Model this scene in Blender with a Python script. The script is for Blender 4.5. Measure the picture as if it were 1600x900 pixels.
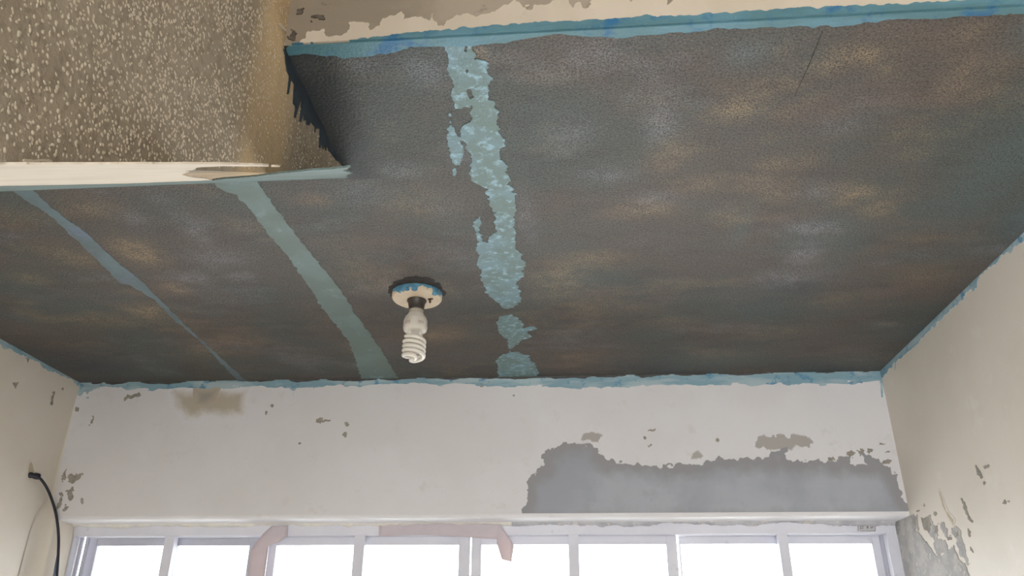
import bpy, bmesh, math, random
import numpy as np
from mathutils import Matrix, Vector

for o in list(bpy.data.objects):
    bpy.data.objects.remove(o)
SC = bpy.context.scene
COL = SC.collection
rng = np.random.default_rng(7)
random.seed(7)

# ------------------------------------------------------------------ camera
FPX, CX, CY = 1230.0, 800.0, 450.0
def _n(v):
    v = np.array(v, float)
    return v / np.linalg.norm(v)
_up = _n((12, 2608, FPX))                     # world up seen in (right, up, forward) of the camera
_d = _n((108, -580, FPX)); _d = _n(_d - _up * _d.dot(_up))
_x = -np.cross(_d, _up)
CAM = np.array((0.0, 0.0, 1.75))
cd = bpy.data.cameras.new('camera')
cam = bpy.data.objects.new('camera', cd); COL.objects.link(cam)
cd.sensor_fit = 'HORIZONTAL'; cd.sensor_width = 36.0; cd.lens = 36.0 * FPX / 1600.0
cd.clip_start = 0.02
M = Matrix(((_x[0], _x[1], -_x[2], CAM[0]), (_d[0], _d[1], -_d[2], CAM[1]), (_up[0], _up[1], -_up[2], CAM[2]), (0, 0, 0, 1)))
cam.matrix_world = M
SC.camera = cam

# ------------------------------------------------------------------ sky and exposure
SC.view_settings.view_transform = 'Standard'
SC.view_settings.look = 'None'
SC.view_settings.gamma = 1.0
SC.view_settings.exposure = 1.9
w = bpy.data.worlds.new('overcast_sky'); SC.world = w
w.use_nodes = True
nt = w.node_tree; nt.nodes.clear()
wo = nt.nodes.new('ShaderNodeOutputWorld'); bg = nt.nodes.new('ShaderNodeBackground')
tc = nt.nodes.new('ShaderNodeTexCoord'); sx = nt.nodes.new('ShaderNodeSeparateXYZ'); rp = nt.nodes.new('ShaderNodeValToRGB')
rp.color_ramp.elements[0].position = 0.46; rp.color_ramp.elements[0].color = (0.84, 0.84, 0.84, 1)
rp.color_ramp.elements[1].position = 0.52; rp.color_ramp.elements[1].color = (0.91, 0.955, 1.0, 1)
mr = nt.nodes.new('ShaderNodeMapRange'); mr.inputs[1].default_value = -1; mr.inputs[2].default_value = 1
nt.links.new(tc.outputs['Generated'], sx.inputs[0]); nt.links.new(sx.outputs[2], mr.inputs[0])
nt.links.new(mr.outputs[0], rp.inputs[0]); nt.links.new(rp.outputs[0], bg.inputs[0])
bg.inputs[1].default_value = 2.2
nt.links.new(bg.outputs[0], wo.inputs[0])

# ------------------------------------------------------------------ pixel -> plane helpers (photograph frame 1600 x 900)
H = 2.6                                        # underside of the dark ceiling
def ray(u, v):
    c = np.array((u - CX, CY - v, FPX))
    return np.array((c @ _x, c @ _d, c @ _up))
class Plane:
    def __init__(s, o, e1, e2, n):
        s.o = np.array(o, float); s.e1 = _n(e1); s.e2 = _n(e2); s.n = _n(n)
    def hit(s, u, v):
        r = ray(u, v); return CAM + r * (((s.o - CAM) @ s.n) / (r @ s.n))
    def to2(s, p): d = np.asarray(p) - s.o; return np.array((d @ s.e1, d @ s.e2))
    def to3(s, q): return s.o + np.outer(q[:, 0], s.e1) + np.outer(q[:, 1], s.e2)
    def px2(s, pts): return np.array([s.to2(s.hit(u, v)) for u, v in pts])
PC = Plane((0, 0, H), (1, 0, 0), (0, 1, 0), (0, 0, -1))                    # ceiling
XL, XR, XS = -1.683, 0.995, -0.427                                         # left wall, right wall, pebble flank
A = PC.hit(125, 598); A[0] = XL
B = PC.hit(1375, 580); B[0] = XR
E1 = _n(B - A); NF = np.array((E1[1], -E1[0], 0))                          # far wall faces the room
PF = Plane(A, E1, (0, 0, 1), NF)
PL = Plane((XL, 0, 0), (0, 1, 0), (0, 0, 1), (1, 0, 0))
PR = Plane((XR, 0, 0), (0, 1, 0), (0, 0, 1), (-1, 0, 0))
PS = Plane((XS, 0, 0), (0, 1, 0), (0, 0, 1), (1, 0, 0))
YE = 0.903                                                                 # near edge of the dark ceiling
PT = Plane((0, YE, H), (1, 0, 0), (0, 0, 1), (0, -1, 0))                   # plaster face rising above it
c1 = np.array((XS, 1.266, H)); c0 = np.array((XL, 1.262, H))               # soffit meets the ceiling
b0 = PS.hit(0, 253)
_en = np.cross(c0 - c1, b0 - c1); _en = _n(_en); _en = -_en if _en[2] > 0 else _en
PO = Plane(c1, c1 - c0, np.cross(_en, c1 - c0), _en)                        # sloping soffit
def far(depth):                                                            # plane parallel to the far wall, further out
    return Plane(A - NF * depth, E1, (0, 0, 1), NF)

# ------------------------------------------------------------------ noise
def vnoise(x, y, seed=0):
    xi = np.floor(x).astype(np.int64); yi = np.floor(y).astype(np.int64)
    fx = x - xi; fy = y - yi
    fx = fx * fx * (3 - 2 * fx); fy = fy * fy * (3 - 2 * fy)
    def h(a, b):
        n = (a * 374761393 + b * 668265263 + seed * 974711) & 0x7fffffff
        n = ((n ^ (n >> 13)) * 1274126177) & 0x7fffffff
        n = n ^ (n >> 16)
        return (n & 0xffff) / 65535.0
    return ((h(xi, yi) * (1 - fx) + h(xi + 1, yi) * fx) * (1 - fy) + (h(xi, yi + 1) * (1 - fx) + h(xi + 1, yi + 1) * fx) * fy)
def fbm(x, y, seed=0, oct=4, gain=0.55):
    s = np.zeros_like(x, dtype=float); a = 1.0; t = 0.0
    for k in range(oct):
        s += a * (vnoise(x * 2 ** k + 17.3 * k, y * 2 ** k - 9.1 * k, seed + k) - 0.5); t += a; a *= gain
    return 2 * s / t

# ------------------------------------------------------------------ materials
def lin(c):
    def f(v):
        v /= 255.0
        return v / 12.92 if v <= 0.04045 else ((v + 0.055) / 1.055) ** 2.4
    return (f(c[0]), f(c[1]), f(c[2]), 1.0)
class NT:
    def __init__(s, name):
        s.m = bpy.data.materials.new(name); s.m.use_nodes = True
        s.t = s.m.node_tree; s.t.nodes.clear()
        s.out = s.t.nodes.new('ShaderNodeOutputMaterial'); s.b = s.t.nodes.new('ShaderNodeBsdfPrincipled')
        s.t.links.new(s.b.outputs[0], s.out.inputs[0])
        s.co = s.t.nodes.new('ShaderNodeTexCoord').outputs['Object']
    def n(s, kind, **kw):
        x = s.t.nodes.new(kind)
        for k, v in kw.items(): setattr(x, k, v)
        return x
    def l(s, a, b): s.t.links.new(a, b)
    def noise(s, scale, detail=3, rough=0.55, stretch=None, off=0.0):
        x = s.n('ShaderNodeTexNoise'); x.inputs['Scale'].default_value = scale
        x.inputs['Detail'].default_value = detail; x.inputs['Roughness'].default_value = rough
        mp = s.n('ShaderNodeMapping'); mp.inputs['Location'].default_value = (off, off * .7, off * .3)
        if stretch: mp.inputs['Scale'].default_value = stretch
        s.l(s.co, mp.inputs[0]); s.l(mp.outputs[0], x.inputs['Vector'])
        return x.outputs['Fac']
    def ramp(s, fac, lo, hi):
        x = s.n('ShaderNodeMapRange'); x.interpolation_type = 'SMOOTHSTEP'
        x.inputs[1].default_value = lo; x.inputs[2].default_value = hi
        s.l(fac, x.inputs[0]); return x.outputs[0]
    def mul(s, a, b):
        x = s.n('ShaderNodeMath', operation='MULTIPLY')
        for i, v in enumerate((a, b)):
            if isinstance(v, (int, float)): x.inputs[i].default_value = v
            else: s.l(v, x.inputs[i])
        return x.outputs[0]
    def add(s, a, b):
        x = s.n('ShaderNodeMath', operation='ADD')
        for i, v in enumerate((a, b)):
            if isinstance(v, (int, float)): x.inputs[i].default_value = v
            else: s.l(v, x.inputs[i])
        return x.outputs[0]
    def mix(s, fac, a, b):
        x = s.n('ShaderNodeMix', data_type='RGBA')
        if isinstance(fac, (int, float)): x.inputs[0].default_value = fac
        else: s.l(fac, x.inputs[0])
        for i, v in ((6, a), (7, b)):
            if isinstance(v, tuple): x.inputs[i].default_value = v
            else: s.l(v, x.inputs[i])
        return x.outputs[2]
    def attr(s, name):
        x = s.n('ShaderNodeAttribute'); x.attribute_name = name; return x.outputs['Fac']
    def bump(s, h, strength, dist):
        x = s.n('ShaderNodeBump'); x.inputs['Strength'].default_value = strength; x.inputs['Distance'].default_value = dist
        s.l(h, x.inputs['Height']); s.l(x.outputs[0], s.b.inputs['Normal'])
    def color(s, c):
        if isinstance(c, tuple): s.b.inputs['Base Color'].default_value = c
        else: s.l(c, s.b.inputs['Base Color'])
    def rough(s, r):
        if isinstance(r, (int, float)): s.b.inputs['Roughness'].default_value = r
        else: s.l(r, s.b.inputs['Roughness'])
    def spec(s, v): s.b.inputs['Specular IOR Level'].default_value = v

def two_tone(name, a, b, scale=8, c=None, cscale=40, lo=.4, hi=.62, clo=.55, chi=.65, rough=.75, bump=.15, bscale=120, bdist=.002, spec=.3, stretch=None):
    m = NT(name)
    col = m.mix(m.ramp(m.noise(scale, 4, stretch=stretch), lo, hi), lin(a), lin(b))
    if c: col = m.mix(m.ramp(m.noise(cscale, 4, .65, off=3.1), clo, chi), col, lin(c))
    m.color(col); m.rough(rough); m.spec(spec)
    if bump: m.bump(m.noise(bscale, 3), bump, bdist)
    return m.m
MAT = {}
def soft(name, inner, outer, scale=30):
    """a stain that fades from its own colour into the colour of the wall it sits on"""
    m = NT(name)
    f = m.add(m.attr('soft'), m.mul(m.add(m.noise(scale, 4, .65), -.5), .9))
    m.color(m.mix(m.ramp(f, .15, .75), lin(outer), lin(inner))); m.rough(.8); m.spec(.2)
    return m.m
WALL_FAR = (230, 229, 231); WALL_SIDE = (232, 224, 212)
MAT['wall_far'] = two_tone('cream_wall_paint', WALL_FAR, (226, 224, 225), 3, (223, 220, 220), 14, clo=.58, chi=.72, rough=.6, bump=.12, bscale=60, bdist=.003)
MAT['wall_side'] = two_tone('warm_wall_paint', WALL_SIDE, (227, 219, 206), 3, (235, 228, 217), 9, clo=.58, chi=.72, rough=.55, bump=.14, bscale=40, bdist=.003)
m = NT('grey_cement_render')
col = m.mix(m.ramp(m.noise(5, 4), .4, .62), lin((168, 172, 181)), lin((180, 184, 192)))
col = m.mix(m.mul(m.ramp(m.noise(14, 4, .6, off=3.), .54, .72), .5), col, lin((160, 163, 170)))
rim = m.add(m.attr('soft'), m.mul(m.add(m.noise(12, 4, .6), -.5), 1.2))
col = m.mix(m.ramp(rim, .15, .9), lin((158, 158, 161)), col)
m.color(col); m.rough(.85); m.spec(.2); m.bump(m.noise(150, 3), .2, .002); MAT['cement'] = m.m
MAT['cement_pale'] = two_tone('pale_cement_render', (172, 170, 168), (190, 187, 182), 22, (205, 200, 190), 60, clo=.58, chi=.66, rough=.85, bump=.3, bscale=150, bdist=.002)
MAT['chip'] = two_tone('bare_chip', (150, 145, 137), (168, 161, 150), 60, rough=.9, bump=.2)
MAT['teal_wall'] = two_tone('teal_paint_line', (140, 174, 188), (178, 198, 204), 12, (104, 152, 182), 26, clo=.55, chi=.68, rough=.55, bump=.3, bscale=150, stretch=(.5, .5, 2.5))
MAT['teal_thin'] = two_tone('thin_teal_wash', (196, 203, 203), (212, 210, 206), 14, (184, 198, 202), 30, rough=.6, bump=.1)
MAT['teal_strip'] = two_tone('blue_undercoat_strip', (84, 126, 136), (96, 140, 156), 16, (40, 104, 146), 20, clo=.52, chi=.7, rough=.5, bump=.5, bscale=220, bdist=.003, spec=.5, stretch=(.35, 1.6, 1.6))
MAT['teal_patch'] = two_tone('teal_undercoat', (106, 130, 126), (114, 144, 152), 12, (146, 182, 198), 60, lo=.42, hi=.6, clo=.5, chi=.68, rough=.5, bump=.6, bscale=260, bdist=.003, spec=.5)
MAT['teal_dull'] = two_tone('dull_teal_undercoat', (106, 122, 118), (112, 132, 130), 9, (124, 146, 150), 20, clo=.55, chi=.75, rough=.55, bump=.3, bscale=260, bdist=.002, spec=.4)
MAT['teal_faint'] = two_tone('faint_teal_undercoat', (98, 114, 118), (106, 126, 134), 7, (112, 126, 150), 12, clo=.55, chi=.75, rough=.55, bump=.3, bscale=260, bdist=.002, spec=.4)
MAT['cream'] = two_tone('cream_plaster', (206, 194, 177), (199, 187, 169), 10, (188, 176, 158), 36, clo=.6, chi=.75, rough=.7, bump=.2, bscale=30, bdist=.006, stretch=(1, 1, .4))
MAT['cream_soffit'] = two_tone('cream_plaster_soffit', (218, 207, 190), (211, 199, 182), 12, rough=.7, bump=.1, bscale=40)
MAT['bare_beam'] = two_tone('bare_concrete_beam', (146, 134, 118), (166, 154, 138), 7, (118, 106, 94), 18, clo=.6, chi=.72, rough=.9, bump=.4, bscale=60, bdist=.004)
MAT['bare_soffit'] = two_tone('bare_concrete_soffit', (178, 158, 134), (166, 146, 122), 14, (146, 126, 104), 24, clo=.6, chi=.75, rough=.9, bump=.3, bscale=60)
MAT['drip'] = two_tone('blue_black_paint', (40, 48, 56), (46, 58, 68), 30, rough=.45, bump=.2, spec=.5)
MAT['mark_shade'] = two_tone('dark_mark_and_shade', (56, 52, 50), (66, 62, 59), 60, rough=.8, bump=.3)
MAT['chip_dark'] = two_tone('dark_concrete_pit', (84, 76, 68), (104, 95, 85), 60, rough=.9, bump=.3)
MAT['lap'] = two_tone('dark_paint_lap', (84, 82, 80), (92, 94, 96), 30, rough=.6, bump=.2)
MAT['pebble'] = two_tone('pale_pebbles', (188, 177, 158), (200, 190, 172), 90, (170, 158, 140), 160, rough=.7, bump=0)
MAT['frame'] = two_tone('painted_window_metal', (222, 223, 232), (216, 217, 227), 6, (204, 204, 212), 26, clo=.62, chi=.75, rough=.45, bump=.05, spec=.4)
MAT['frame_dull'] = two_tone('dull_window_metal', (194, 195, 206), (186, 188, 199), 9, rough=.45, bump=.05, spec=.4)  # darker tone of the window metal for fins, webs, liner and one sash
MAT['caulk'] = two_tone('white_filler', (236, 232, 222), (226, 222, 214), 30, rough=.6, bump=.3, bscale=80)
MAT['caulk_grey'] = two_tone('grey_filler', (196, 196, 200), (178, 178, 184), 22, (218, 212, 204), 30, rough=.7, bump=.3, bscale=80)
MAT['cable'] = two_tone('black_rubber', (44, 46, 56), (56, 58, 70), 20, rough=.45, bump=0, spec=.4)
MAT['cable_blue'] = two_tone('blue_grey_sheath', (104, 116, 140), (92, 104, 128), 20, rough=.5, bump=0)
MAT['plate'] = two_tone('cream_rosette', (222, 204, 178), (214, 194, 166), 30, (188, 166, 138), 60, clo=.66, chi=.74, rough=.5, bump=.1, bscale=90)
MAT['rim_paint'] = two_tone('blue_rim_paint', (86, 140, 170), (108, 158, 182), 60, (60, 104, 140), 90, rough=.5, bump=.4)
MAT['socket'] = two_tone('brown_black_bakelite', (62, 56, 52), (74, 66, 60), 30, rough=.4, bump=0, spec=.5)
MAT['bulb_base'] = two_tone('white_lamp_plastic', (226, 220, 210), (220, 213, 202), 20, rough=.35, bump=0, spec=.5)
MAT['collar'] = two_tone('lamp_cap_metal', (198, 190, 176), (182, 174, 160), 40, rough=.4, bump=0)
MAT['tube'] = two_tone('milky_lamp_glass', (240, 234, 224), (236, 229, 217), 20, rough=.18, bump=0, spec=.6)
MAT['print'] = two_tone('faded_print', (182, 158, 150), (190, 168, 160), 40, rough=.5, bump=0)
MAT['screw'] = two_tone('rusty_screw', (86, 66, 48), (66, 52, 40), 60, rough=.6, bump=0)
MAT['floor'] = two_tone('dusty_concrete_floor', (190, 188, 186), (176, 174, 172), 4, rough=.85)
MAT['sticker'] = two_tone('pale_sticker', (198, 197, 200), (190, 189, 192), 40, rough=.5, bump=0)
MAT['sticker_ink'] = two_tone('grey_ink', (132, 128, 130), (144, 140, 142), 40, rough=.6, bump=0)
MAT['tan_stain'] = soft('tan_damp_stain', (194, 185, 169), WALL_FAR, 14)
MAT['grey_stain'] = soft('grey_damp_stain', (168, 162, 154), (190, 180, 164), 12)
MAT['smudge'] = soft('rubbed_cement_smudge', (180, 176, 172), WALL_FAR, 90)
MAT['streak'] = soft('tan_streak', (196, 184, 162), WALL_SIDE, 40)
MAT['right_wash'] = soft('rubbed_wall_filler', (176, 170, 160), WALL_SIDE, 60)

m = NT('window_glass')
tr = m.n('ShaderNodeBsdfTransparent'); gl = m.n('ShaderNodeBsdfGlossy'); gl.inputs['Roughness'].default_value = .02
fr = m.n('ShaderNodeFresnel'); fr.inputs[0].default_value = 1.45; mx = m.n('ShaderNodeMixShader')
tr.inputs[0].default_value = (.96, .97, .97, 1)
m.l(fr.outputs[0], mx.inputs[0]); m.l(tr.outputs[0], mx.inputs[1]); m.l(gl.outputs[0], mx.inputs[2]); m.l(mx.outputs[0], m.out.inputs[0])
m.t.nodes.remove(m.b); MAT['glass'] = m.m

m = NT('brown_paper_tape')
tl = m.n('ShaderNodeBsdfTranslucent'); mx = m.n('ShaderNodeMixShader'); mx.inputs[0].default_value = .24
m.color(m.mix(m.ramp(m.noise(30, 3), .4, .6), lin((216, 208, 216)), lin((220, 212, 220)))); m.rough(.6)
tl.inputs[0].default_value = lin((236, 212, 200))
m.l(m.b.outputs[0], mx.inputs[1]); m.l(tl.outputs[0], mx.inputs[2]); m.l(mx.outputs[0], m.out.inputs[0])
MAT['tape'] = m.m

# dark mottled ceiling paint over a rough stipple
m = NT('dark_mottled_ceiling_paint')
base = m.mix(m.ramp(m.noise(3.2, 5, .6), .38, .64), lin((91, 84, 78)), lin((80, 85, 82)))
base = m.mix(m.mul(m.ramp(m.noise(5.5, 4, .6, (.6, 1.3, 1), 5.0), .5, .72), .55), base, lin((112, 96, 88)))
clump = m.ramp(m.noise(42, 4, .65, off=7.0), .34, .6)
base = m.mix(m.mul(m.ramp(m.noise(13, 4, .62, (.7, 1.4, 1), 11.0), .5, .7), .4), base, lin((68, 64, 61)))
base = m.mix(m.ramp(m.attr('dark_blue'), .0, 1.0), base, lin((58, 64, 74)))
base = m.mix(m.mul(m.attr('teal'), .8), base, lin((84, 104, 106)))
grit = m.noise(330, 2, .6, off=2.0)
spk = m.noise(240, 1, .5, off=9.0)
base = m.mix(m.mul(m.mul(m.attr('ochre'), m.add(m.mul(clump, .6), .4)), m.ramp(grit, .38, .58)), base, lin((172, 150, 116)))
base = m.mix(m.mul(m.mul(m.attr('silver'), m.add(m.mul(clump, .6), .4)), m.ramp(grit, .38, .6)), base, lin((156, 158, 166)))
base = m.mix(m.mul(m.ramp(grit, .54, .70), .55), base, lin((140, 130, 114)))
base = m.mix(m.mul(m.ramp(spk, .48, .66), .55), base, lin((52, 48, 46)))
base = m.mix(m.mul(m.attr('brush_shade'), .9), base, lin((46, 50, 54)))
m.color(base); m.spec(.3)
m.rough(.55)
m.bump(m.add(m.mul(m.noise(190, 3, .6), 1.0), m.mul(m.noise(60, 2), .5)), .45, .005)
MAT['ceiling'] = m.m

# brown-grey render that holds the pebbles, with the damp tan band running down it
m = NT('pebble_dash_render')
sp = m.n('ShaderNodeSeparateXYZ'); m.l(m.co, sp.inputs[0])
yy = m.add(sp.outputs[1], m.mul(m.add(m.noise(9, 4, .6, (1, 1, .25)), -.5), .07))
band = m.mul(m.ramp(yy, .79, .86), m.ramp(yy, 1.02, .93))
col = m.mix(m.ramp(m.noise(5, 5, .6), .35, .65), lin((148, 137, 121)), lin((162, 151, 135)))
col = m.mix(m.mul(m.ramp(m.noise(70, 4, .6), .45, .65), .5), col, lin((128, 117, 102)))
col = m.mix(m.mul(band, m.ramp(m.noise(8, 4, .6, (1, 1, .3), 4.), .2, .6)), col, lin((196, 171, 134)))
m.color(col); m.rough(.9); m.spec(.2)
m.bump(m.add(m.noise(140, 3), m.mul(m.noise(420, 2), .5)), .5, .004)
MAT['render'] = m.m

# ------------------------------------------------------------------ mesh helpers
def tag(o, label=None, cat=None, group=None, kind=None):
    for k, v in (('label', label), ('category', cat), ('group', group), ('kind', kind)):
        if v: o[k] = v
    return o
def mesh(name, verts, faces, mat, parent=None, smooth=False, attrs=None):
    me = bpy.data.meshes.new(name)
    verts = np.asarray(verts, float)
    if parent is not None:
        verts = verts - np.array(parent.matrix_basis.translation)
    me.from_pydata(verts.tolist(), [], [list(map(int, f)) for f in faces])
    if attrs:
        for k, a in attrs.items():
            at = me.attributes.new(k, 'FLOAT', 'POINT'); at.data.foreach_set('value', np.asarray(a, np.float32))
    if smooth: me.polygons.foreach_set('use_smooth', [True] * len(me.polygons))
    me.materials.append(MAT[mat]); me.update()
    o = bpy.data.objects.new(name, me); COL.objects.link(o)
    if parent is not None: o.parent = parent
    return o
def empty(name, loc):
    o = bpy.data.objects.new(name, None); COL.objects.link(o); o.location = loc; o.empty_display_size = .05
    return o
class MB:
    """collects shapes for one mesh"""
    def __init__(s): s.v = []; s.f = []
    def add(s, v, f):
        k = len(s.v); s.v += [tuple(p) for p in v]; s.f += [[i + k for i in q] for q in f]
    def box(s, p0, p1, fr=None, bev=.0):
        x0, y0, z0 = p0; x1, y1, z1 = p1
        bm = bmesh.new()
        r = bmesh.ops.create_cube(bm, size=1.0)
        for vv in bm.verts: vv.co = Vector(((x0 + x1) / 2 + vv.co.x * (x1 - x0), (y0 + y1) / 2 + vv.co.y * (y1 - y0), (z0 + z1) / 2 + vv.co.z * (z1 - z0)))
        if bev: bmesh.ops.bevel(bm, geom=list(bm.edges), offset=bev, segments=2, affect='EDGES', clamp_overlap=True)
        bm.verts.index_update()
        v = [tuple(q.co) for q in bm.verts]
        if fr: v = [fr(*q) for q in v]
        s.add(v, [[q.index for q in f.verts] for f in bm.faces]); bm.free()
    def tube(s, pts, r, seg=12, caps=True):
        pts = [np.array(p, float) for p in pts]; n = len(pts)
        rr = r if hasattr(r, '__len__') else [r] * n
        ring0 = len(s.v); up = np.array((0.13, 0.2, 1.0)); prev = None
        for i in range(n):
            t = _n(pts[min(i + 1, n - 1)] - pts[max(i - 1, 0)])
            if prev is None:
                a = np.cross(t, up)
                if np.linalg.norm(a) < 1e-3: a = np.cross(t, (1, 0, 0))
                a = _n(a)
            else: a = _n(prev - t * (prev @ t))
            prev = a; b = np.cross(t, a)
            for k in range(seg):
                th = 2 * math.pi * k / seg
                s.v.append(tuple(pts[i] + rr[i] * (math.cos(th) * a + math.sin(th) * b)))
        for i in range(n - 1):
            for k in range(seg):
                k2 = (k + 1) % seg; q = ring0 + i * seg
                s.f.append([q + k, q + k2, q + seg + k2, q + seg + k])
        if caps:
            s.f.append([ring0 + k for k in range(seg)][::-1]); s.f.append([ring0 + (n - 1) * seg + k for k in range(seg)])
    def lathe(s, prof, c, seg=40):
        k0 = len(s.v)
        for r, z in prof:
            for k in range(seg):
                t = 2 * math.pi * k / seg; s.v.append((c[0] + r * math.cos(t), c[1] + r * math.sin(t), c[2] + z))
        for i in range(len(prof) - 1):
            for k in range(seg):
                k2 = (k + 1) % seg; q = k0 + i * seg
                s.f.append([q + k, q + k2, q + seg + k2, q + seg + k])
        if prof[0][0] > 1e-6: s.f.append([k0 + k for k in range(seg)])
        if prof[-1][0] > 1e-6: s.f.append([k0 + (len(prof) - 1) * seg + k for k in range(seg)])
    def build(s, name, mat, parent=None, smooth=False):
        o = mesh(name, s.v, s.f, mat, parent, smooth)
        bm = bmesh.new(); bm.from_mesh(o.data); bmesh.ops.recalc_face_normals(bm, faces=bm.faces); bm.to_mesh(o.data); bm.free()
        return o

def sdf(P, poly):
    """signed distance, positive inside"""
    n = len(poly); d = np.full(len(P), 1e9); ins = np.zeros(len(P), bool)
    for i in range(n):
        a = poly[i]; b = poly[(i + 1) % n]; e = b - a; w_ = P - a
        t = np.clip((w_ @ e) / max(e @ e, 1e-12), 0, 1)
        d = np.minimum(d, np.hypot(*(w_ - np.outer(t, e)).T))
        if abs(b[1] - a[1]) > 1e-12:
            c = (a[1] <= P[:, 1]) != (b[1] <= P[:, 1])
            xx = a[0] + (P[:, 1] - a[1]) * e[0] / (b[1] - a[1])
            ins ^= c & (P[:, 0] < xx)
    return np.where(ins, d, -d)
def patch(name, mat, plane, polys, parent, amp=.004, freq=90, res=.003, off=.0012, holes=(), raw=False, seed=1, softw=.02, label=None, kind=None, cut=None, stretch=(1, 1), bias=0., skirt=True, oct=4):
    """a film of paint or plaster with ragged edges: iso-contour of (outline distance + noise), with its thickness"""
    P2 = [np.array(p, float) if raw else plane.px2(p) for p in polys]
    al = np.vstack(P2); lo = al.min(0) - 3 * res - amp; hi = al.max(0) + 3 * res + amp
    nu = int((hi[0] - lo[0]) / res) + 2; nv = int((hi[1] - lo[1]) / res) + 2
    U, V = np.meshgrid(lo[0] + np.arange(nu) * res, lo[1] + np.arange(nv) * res, indexing='ij')
    G = np.stack((U.ravel(), V.ravel()), 1)
    F = np.full(len(G), -1e9)
    for p in P2: F = np.maximum(F, sdf(G, p))
    for h in holes: F = np.minimum(F, -sdf(G, np.array(h, float) if raw else plane.px2(h)))
    soft_ = np.clip(F / softw, 0, 1)
    F = F + bias + amp * fbm(G[:, 0] * freq * stretch[0], G[:, 1] * freq * stretch[1], seed, oct) * 1.6
    if cut is not None:
        for (pt, nn) in cut:                        # keep the side the normal points to
            F = np.minimum(F, (G - np.array(pt)) @ np.array(nn, float))
    F[np.abs(F) < 1e-7] = 1e-7
    idx = np.arange(nu * nv).reshape(nu, nv)
    a, b, c, d = idx[:-1, :-1].ravel(), idx[1:, :-1].ravel(), idx[1:, 1:].ravel(), idx[:-1, 1:].ravel()
    T = np.vstack((np.stack((a, b, c), 1), np.stack((a, c, d), 1)))
    pos = F > 0; cnt = pos[T].sum(1)
    tris = T[cnt == 3].tolist(); ex = []; exs = []; ed = {}; sk = []
    def cutv(i, j):
        k = (i, j) if i < j else (j, i)
        if k not in ed:
            t = F[i] / (F[i] - F[j]); ed[k] = len(G) + len(ex); ex.append(G[i] + t * (G[j] - G[i])); exs.append(soft_[i] + t * (soft_[j] - soft_[i]))
        return ed[k]
    for t in T[(cnt == 1) | (cnt == 2)].tolist():
        p = [pos[q] for q in t]
        if sum(p) == 1:
            k = p.index(True); i, j, l = t[k], t[(k + 1) % 3], t[(k + 2) % 3]
            x, y = cutv(i, j), cutv(i, l); tris.append([i, x, y]); sk.append((x, y))
        else:
            k = p.index(False); i, j, l = t[k], t[(k + 1) % 3], t[(k + 2) % 3]
            x, y = cutv(i, j), cutv(i, l); tris += [[x, j, l], [x, l, y]]; sk.append((y, x))
    if not tris: return None
    Q = np.vstack((G, np.array(ex).reshape(-1, 2))); S = np.concatenate((soft_, np.array(exs)))
    tri = np.array(tris); use = np.unique(tri); mp = np.full(len(Q), -1); mp[use] = np.arange(len(use))
    V3 = plane.to3(Q[use]) + plane.n * off; faces = mp[tri]
    if np.cross(plane.e1, plane.e2) @ plane.n < 0: faces = faces[:, ::-1]
    faces = faces.tolist(); S = S[use]
    if skirt and sk:
        sv = sorted({i for q in sk for i in q}); sm = {i: len(V3) + k for k, i in enumerate(sv)}
        V3 = np.vstack((V3, plane.to3(Q[sv]))); S = np.concatenate((S, np.zeros(len(sv))))
        faces += [[mp[x], mp[y], sm[y], sm[x]] for x, y in sk]
    o = mesh(name, V3, faces, mat, parent, attrs={'soft': S})
    return tag(o, label, None, None, kind)

def slab(name, plane, poly3, thick, mat, kind='structure', parent=None):
    """flat polygon (3D points on the plane) given thickness away from the room"""
    p = np.array(poly3, float); n = len(p); q = p - plane.n * thick
    mb = MB(); mb.add(list(p) + list(q), [list(range(n)), list(range(2 * n - 1, n - 1, -1))] + [[i, (i + 1) % n, n + (i + 1) % n, n + i] for i in range(n)])
    o = mb.build(name, mat, parent)
    if kind: o['kind'] = kind
    return o

# ------------------------------------------------------------------ the shell
YB = -2.6                                                        # the room runs on behind the photographer
ZH = PF.hit(750, 809)[2]                                         # underside of the wall over the window
RC = .105                                                        # depth of the window reveal
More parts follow.
